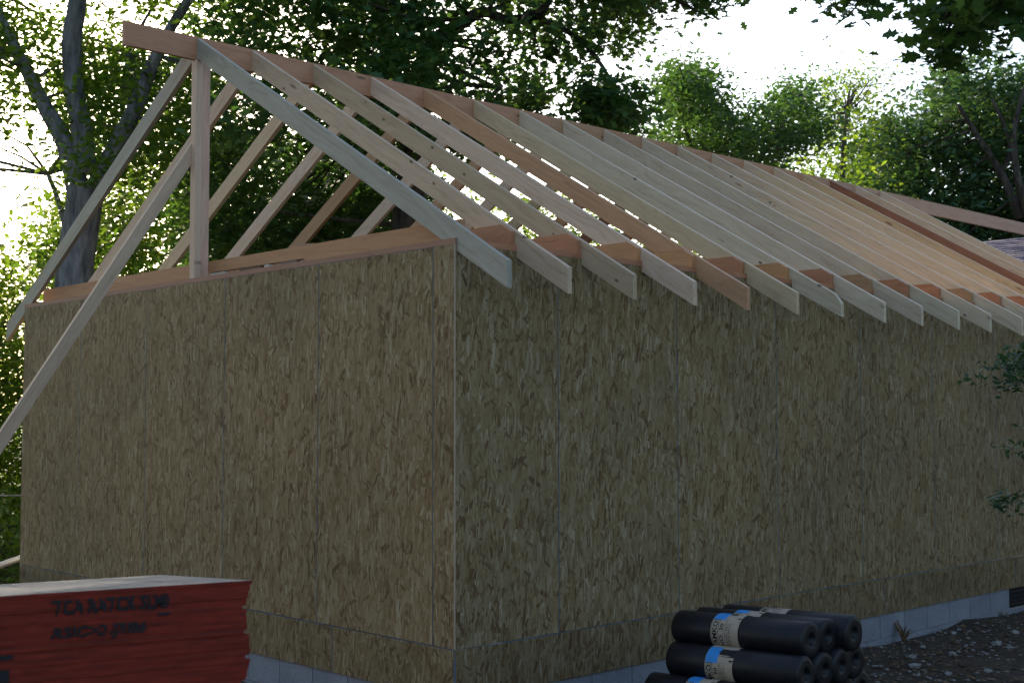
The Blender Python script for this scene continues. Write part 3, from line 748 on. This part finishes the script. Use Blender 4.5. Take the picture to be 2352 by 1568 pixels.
def tree(name, label, trunk, limbs, clumps, per, sig, size, tpl, leafmat, bark, ntw=80, tr=.02, up=.5, flat=.7, group=None, extra=()):
    Q, S = limb(trunk) if trunk else ([], [])
    base = Q[0].copy() if Q else Vector(clumps.mean(0)); gzb = gz(base.x, base.y)
    t = empty(name, (base.x, base.y, gzb), label, 'tree', group)
    inv = -Vector((base.x, base.y, gzb))
    ch = []
    if Q: Q = [Vector((base.x, base.y, gzb - .2))] + Q; S = [S[0] * 1.35] + S; ch.append((Q, S))
    LL = [limb(l) for l in limbs]; ch += LL
    tw = twigs(ch, clumps, ntw, tr)
    o = wood('trunk', [([q + inv for q in Q_], S_) for Q_, S_ in ch], bark, t)
    if tw:
        wood('branch', [([q + inv for q in Q_], S_) for Q_, S_ in tw], bark, t)['kind'] = 'stuff'
    C, vb = scatter(clumps, per, sig, flat)
    for (ec, ep, es) in extra:
        c2, v2 = scatter(ec, ep, es, flat); C = np.concatenate([C, c2]); vb = np.concatenate([vb, v2])
    leaves('crown', C + np.array(inv), size, tpl, leafmat, t, up=up, vb=vb)
    return t

# left forked tree
clA = np.concatenate([
    region([(-500, -600), (640, -600), (600, 40), (470, 120), (400, 200), (330, 150), (230, 200), (180, 330), (90, 260), (-60, 310), (-500, 420)], 17.2, 23, 400, [(200, 30, 30), (60, 130, 26), (120, 230, 30), (300, 60, 24), (20, 240, 40), (150, 60, 22), (260, 130, 26)]),
    region([(240, 130), (520, 150), (470, 330), (330, 420), (230, 400), (210, 260)], 16, 23, 130, [(320, 260, 22), (400, 380, 30), (270, 330, 26)]),
    region([(150, 300), (215, 300), (240, 400), (215, 430)], 15.5, 16.2, 7),
    region([(100, 500), (190, 430), (210, 640), (110, 640)], 17.5, 20, 26),
    region([(-500, -600), (600, -600), (560, -60), (-60, -60)], 14, 17, 60),
    region([(-60, -20), (60, 40), (40, 240), (-60, 300)], 16, 19.5, 40),
    region([(130, 40), (250, 40), (260, 380), (160, 300)], 17.5, 20, 26),
])
tree('forked_tree', 'grey barked tree forking into three limbs behind the left rafters', [(150, 1000, 17, 48), (165, 780, 17, 46), (172, 620, 17, 43), (192, 480, 17, 42), (198, 420, 17, 40)],
     [[(180, 440, 17, 28), (150, 330, 17, 22), (105, 250, 17.2, 18), (60, 160, 17.5, 15), (15, 70, 18, 12), (-60, -120, 18, 10)],
      [(195, 400, 17, 28), (188, 300, 17, 25), (170, 200, 17, 22), (165, 90, 17, 23), (178, 0, 17, 21), (190, -250, 17, 14)],
      [(215, 440, 17, 24), (255, 360, 17, 21), (310, 250, 17, 19), (350, 150, 17, 16), (395, 60, 17, 12), (450, -40, 17, 11), (500, -250, 17, 8)],
      [(240, 400, 17.6, 14), (275, 310, 17.8, 17), (300, 250, 18.2, 8), (290, 120, 18.5, 5)],
      [(178, 640, 17.5, 9), (140, 480, 18.2, 7), (110, 400, 18.6, 5)]],
     clA, 62, .29, .115, 'oval', M['leaf_mid'], M['bark_grey'], 110, .022)
# centre oak
clB = np.concatenate([
    region([(450, -600), (1400, -600), (1330, -60), (1250, 60), (1230, 200), (1130, 290), (950, 330), (560, 330), (470, 200)], 14, 19, 520, [(1080, 110, 20), (1215, 110, 16), (1100, 200, 20), (700, 60, 20), (840, 130, 14)]),
    region([(460, 300), (960, 320), (980, 560), (600, 640), (430, 650), (420, 480)], 17, 24, 300, [(560, 400, 20), (620, 360, 14)]),
])
clB2 = np.concatenate([
    region([(1380, -300), (1600, -300), (1560, -60), (1500, 20), (1490, 90), (1430, 150), (1330, 150), (1240, 200), (1250, 60), (1340, -40)], 14, 17.5, 120, [(1310, 70, 30), (1290, 160, 24), (1420, 60, 34), (1390, 120, 28), (1350, 0, 22)]),
    region([(1120, 280), (1240, 200), (1270, 220), (1160, 300)], 15, 17, 14),
    region([(1330, 170), (1400, 200), (1470, 240), (1478, 285), (1400, 290), (1340, 240)], 14, 15.5, 30),
    region([(1540, -120), (1630, -120), (1680, 0), (1700, 85), (1680, 90), (1620, 40), (1550, 0)], 14.5, 15.6, 26),
    region([(1000, 300), (1130, 300), (1180, 330), (1060, 380)], 15, 18, 20),
    region([(1340, 200), (1375, 200), (1360, 310), (1345, 310)], 14.3, 14.8, 6),
])
tree('oak_tree', 'broad dark oak with curving trunk rising behind the ridge', [(900, 900, 16.5, 42), (930, 600, 16.5, 40), (955, 300, 16.5, 32), (965, 180, 16.5, 27)],
     [[(962, 200, 16.5, 27), (990, 110, 16.4, 22), (1050, 60, 16, 16), (1110, 28, 15.8, 13), (1160, 45, 15.6, 10), (1230, 38, 15.2, 12), (1260, 0, 15, 10), (1330, -120, 15, 8)],
      [(950, 320, 16.8, 22), (905, 180, 17, 20), (880, 60, 17, 17), (860, -150, 17, 12)],
      [(1230, 38, 15.2, 8), (1330, 90, 15, 6), (1400, 180, 14.8, 4), (1420, 250, 14.6, 3)],
      [(1330, -120, 15, 8), (1500, -30, 15, 6), (1590, 20, 15, 3), (1640, 45, 15, 1.5)],
      [(975, 150, 16.4, 9), (1050, 190, 16, 6), (1150, 200, 15.5, 4)]],
     clB, 66, .27, .125, 'oak', M['leaf_oak'], M['bark_dark'], 120, .025, extra=[(clB2, 46, .16)])
# feathery tree right of the oak, with a dark rounded top
clC = np.concatenate([
    region([(1500, 340), (1510, 280), (1570, 250), (1640, 240), (1650, 210), (1690, 240), (1760, 250), (1810, 190), (1830, 180), (1850, 230), (1880, 240), (1900, 320), (1850, 350), (1800, 330), (1790, 420), (1700, 400), (1640, 370), (1570, 350)], 20, 25, 210),
    region([(1510, 200), (1560, 145), (1610, 160), (1630, 250), (1560, 280)], 19, 22, 56),
])
tree('feathery_tree', 'mid green feathery tree with arching limbs right of the oak', [(1650, 900, 22, 16), (1660, 600, 22, 14), (1690, 430, 22, 11)],
     [[(1690, 440, 22, 11), (1650, 400, 22, 9), (1590, 360, 22, 6), (1530, 350, 22, 3)], [(1690, 440, 22, 9), (1740, 370, 22, 7), (1790, 300, 22, 5), (1830, 220, 22, 2)], [(1670, 420, 22, 7), (1700, 330, 22, 5), (1680, 260, 22, 3)], [(1600, 370, 21, 5), (1570, 280, 20.5, 4), (1560, 180, 20.5, 2)]],
     clC, 75, .24, .095, 'oval', M['leaf_cool'], M['bark_dark'], 70, .016, flat=.45)
clC2 = region([(1880, 320), (1895, 250), (1900, 190), (1950, 150), (2010, 170), (2010, 230), (1990, 300), (1960, 380), (1900, 360)], 29, 33, 75)
tree('sparse_tree', 'pale thin crowned tree standing beyond the feathery one', [(1930, 900, 30, 9), (1935, 400, 30, 7), (1945, 260, 30, 3)], [], clC2, 40, .34, .11, 'oval', M['leaf_bright'], M['bark_dark'], 30, .02)
# dense tree on the right with dark branches
clD = region([(1935, 600), (1945, 400), (1985, 310), (2060, 285), (2110, 290), (2140, 250), (2155, 190), (2190, 175), (2240, 240), (2280, 190), (2330, 220), (2352, 190), (2500, 100), (2900, 200), (2900, 640), (2000, 640)], 31, 38, 1350,
             [(2250, 330, 22), (2290, 400, 26), (2310, 470, 18), (2330, 330, 22), (2170, 440, 12), (2340, 400, 24), (2330, 500, 16)])
clD2 = region([(2150, 150), (2260, 120), (2320, 160), (2352, 200), (2280, 240), (2200, 220)], 31, 34, 30)
tree('dense_tree', 'dense dark green tree with forked black branches at the right', [(2420, 900, 33, 30), (2400, 600, 33, 26), (2340, 500, 33, 18)],
     [[(2345, 500, 31, 14), (2300, 400, 31, 9), (2250, 320, 31, 7), (2200, 240, 31, 4)], [(2380, 540, 31, 12), (2340, 420, 30.6, 9), (2330, 300, 30.6, 6), (2370, 150, 30.6, 4)], [(2300, 400, 31, 6), (2320, 330, 30.8, 5), (2280, 230, 30.6, 3)]],
     clD, 66, .44, .19, 'oval', M['leaf_dusk'], M['bark_dark'], 120, .03, extra=[(clD2, 34, .3)])
# background trees that close the view
bgt = [
 ([(-900, 640), (-300, 560), (0, 610), (70, 600), (110, 640), (110, 1400), (-900, 1500)], 18, 28, 560, 'leaf_bright', 'bright bushy tree beyond the wall\'s far left end', (-150, 25)),
 ([(90, 640), (110, 520), (180, 480), (260, 400), (330, 420), (420, 330), (470, 330), (470, 700), (90, 720)], 24, 30, 240, 'leaf_bright', 'sunlit yellow green tree seen between the left rafters', (300, 27)),
 ([(440, 320), (700, 320), (900, 420), (900, 700), (440, 720)], 26, 32, 150, 'leaf_bright', 'shaded green tree behind the oak and the gable post', (620, 29)),
 ([(880, 480), (1010, 430), (1040, 500), (1120, 490), (1170, 430), (1300, 470), (1420, 480), (1420, 720), (880, 700)], 27, 33, 110, 'leaf_bright', 'low light green tree glimpsed between the middle rafters', (1130, 30)),
 ([(1420, 500), (1640, 440), (1760, 390), (1830, 340), (1880, 350), (1930, 330), (1990, 400), (2000, 620), (1420, 640)], 26, 32, 95, 'leaf_bright', 'lime green tree low behind the feathery one above the ridge', (1760, 29)),
 ([(2000, 400), (2300, 420), (3300, 300), (3300, 1000), (2000, 1000)], 38, 46, 330, 'leaf_dusk', 'dark green tree behind the neighbouring roof', (2500, 42)),
]
for poly, d0, d1, n_, lm, lb, (tx, td) in bgt:
    cl = region(poly, d0, d1, n_)
    tree('background_tree', lb, [(tx, 1000, td, 10), (tx + 5, 700, td, 9), (tx - 5, 520 if tx > 0 else 800, td, 5)], [], cl, 62, .5, .15, 'oval', M[lm], M['bark_dark'], 12, .03)
# bushes low on the left behind the rail
tree('background_tree', 'sunlit yellow green tree right beside the far left edge of the wall', [(-60, 1100, 20, 10), (-40, 900, 20, 9), (-20, 760, 20, 5)], [], region([(-200, 620), (40, 600), (85, 560), (130, 700), (130, 1350), (-200, 1350)], 19, 22, 260), 62, .42, .13, 'oval', M['leaf_bright'], M['bark_dark'], 12, .03)
cl = np.concatenate([region([(-400, 1180), (-60, 1170), (10, 1160), (60, 1180), (120, 1230), (160, 1500), (-400, 1600)], 14.5, 17, 110), region([(-400, 800), (40, 820), (60, 1100), (80, 1250), (-400, 1300)], 18, 20.5, 140)])
C, vb = scatter(cl, 80, .26)
bu = empty('hedge_bush', (cl[:, 0].mean(), cl[:, 1].mean(), -.53), 'bright leafy bush behind the pale rail at far left', 'bush'); inv = -np.array(bu.location)
leaves('foliage', C + inv, .09, 'oval', M['leaf_bright'], bu, vb=vb)
wood('stem', [([Vector(q + inv) * .0 + Vector((random.uniform(-.5, .5), random.uniform(-.5, .5), -.1)), Vector(q + inv) * .6, Vector(q + inv)], [.03, .02, .006]) for q in cl[:40]], M['bark_dark'], bu)

# near tree on the right: trunk outside the frame, its tips hang into the top right corner and across the wall
base = Vector((6.9, 2.6, gz(6.9, 2.6)))
th = rng.uniform(0, 2 * np.pi, 1500); rr = 4.4 * np.sqrt(rng.uniform(0, 1, 1500)); zc_ = rng.uniform(3.4, 8.5, 1500)
cl = np.stack([base.x + rr * np.cos(th), base.y + rr * np.sin(th), zc_ - .05 * rr ** 2 + 0.4], 1)
rel = cl - CA; dp = rel @ FWa; px = 1176 + FPX * (rel @ RTa) / np.maximum(dp, .1); py = 784 - FPX * (rel @ UPa) / np.maximum(dp, .1)
vis = (dp > 0) & (px > -200) & (px < 2500) & (py > -170) & (py < 1800)
cl = cl[~vis][:70]
hang = np.concatenate([
    region([(2190, -250), (2480, -250), (2480, 10), (2330, 30), (2260, 60), (2210, 90), (2185, 50)], 6.4, 8.2, 85),
    region([(2145, 45), (2185, 50), (2180, 150), (2155, 130)], 6.8, 7.4, 5),
    
    region([(1900, -70), (2040, -70), (2035, -8), (1960, 2), (1910, -10)], 7.5, 8.4, 10)])
spray = np.concatenate([region([(2235, 875), (2275, 830), (2352, 790), (2450, 780), (2450, 900), (2300, 890)], 7.6, 8.2, 26), region([(2300, 850), (2352, 795), (2400, 795), (2400, 860)], 7.6, 8, 10), region([(2235, 1180), (2300, 1130), (2430, 1100), (2430, 1150), (2280, 1200)], 7.6, 8.0, 11), region([(2290, 1000), (2420, 990), (2420, 1060), (2300, 1040)], 7.8, 8.1, 5)])
nt_ = empty('near_tree', tuple(base), 'near tree whose dark leaf tips hang into the top right corner', 'tree')
inv = -np.array(base)
mid = Vector((6.7, 2.7, 4.2))
chn = [([base - Vector((0, 0, .2)), base + Vector((0, 0, 2)), mid], [.22, .19, .15])]
for e_ in ((3.6, 2.2, 5.6), (9.5, 4, 6), (7.5, 6, 6.5), (7, -.5, 6.2), (5.6, 3.4, 7.4)): chn.append(([mid, (mid + Vector(e_)) / 2 + Vector((0, 0, .4)), Vector(e_)], [.12, .08, .03]))
wood('trunk', [([q - base for q in Q], S) for Q, S in chn], M['bark_dark'], nt_)
tw = twigs(chn, np.concatenate([cl, hang]), 120, .016)
wood('branch', [([q - base for q in Q], S) for Q, S in tw], M['bark_dark'], nt_)
C, vb = scatter(np.concatenate([cl, hang]), 42, .12)
leaves('crown', C + inv, .10, 'oak', M['leaf_oak'], nt_, vb=vb)
# the spray of low twigs in front of the wall belongs to a sapling outside the frame
sb = Vector((4.6, 3.9, gz(4.6, 3.9)))
sp = empty('sapling', tuple(sb), 'leafy sapling twigs reaching in front of the wall at right', 'sapling')
stem = ([sb, sb + Vector((.05, 0, 1.2)), sb + Vector((.02, .05, 2.6))], [.03, .024, .01])
wood('trunk', [([q - sb for q in stem[0]], stem[1])], M['bark_dark'], sp)
tws = twigs([stem], spray, 26, .006)
wood('branch', [([q - sb for q in Q], S) for Q, S in tws], M['bark_dark'], sp)
C, vb = scatter(np.concatenate([spray, np.array(sb) + rng.normal(size=(30, 3)) * (.25, .25, .6) + (.35, .1, 1.6)]), 26, .05)
leaves('crown', C - np.array(sb), .045, 'oval', M['leaf_dusk'], sp, vb=vb)

# unseen woods ring added to cut sky and sun light on the site
cl = []
for i in range(1500):
    a = R_(random.uniform(-189, 62)); d = random.uniform(14, 21) + (5 if a > R_(35) else 0); z = random.uniform(0, 1) ** .8 * ((15 if a < R_(-58) else 4) + 3 * math.sin(a * 9)) - .3
    cl.append((1 + d * math.cos(a), d * math.sin(a), z))
cl = np.array(cl)
cl2 = np.array([(6.0 + random.gauss(0, 1.0), 12.5 + random.gauss(0, 1.6), random.uniform(1.0, 7.5)) for i in range(130)])  # added clumps, out of view, darken the far end of the eave wall
C, vb = scatter(np.concatenate([cl, cl2]), 34, .75)
M['leaf_blocker'] = mat_leaf('blocker_leaf', (0.06, 0.062, 0.045), (0.085, 0.088, 0.06), (0.12, 0.12, 0.08), 0.25)  # dulled green so the added ring bounces less colour onto the walls
wd = leaves('light_blocking_woods', C, .36, 'diamond', M['leaf_blocker'], None, vb=vb)
tag(wd, 'unseen woods added behind the viewer to block sky and sun light', 'woods', kind='stuff')
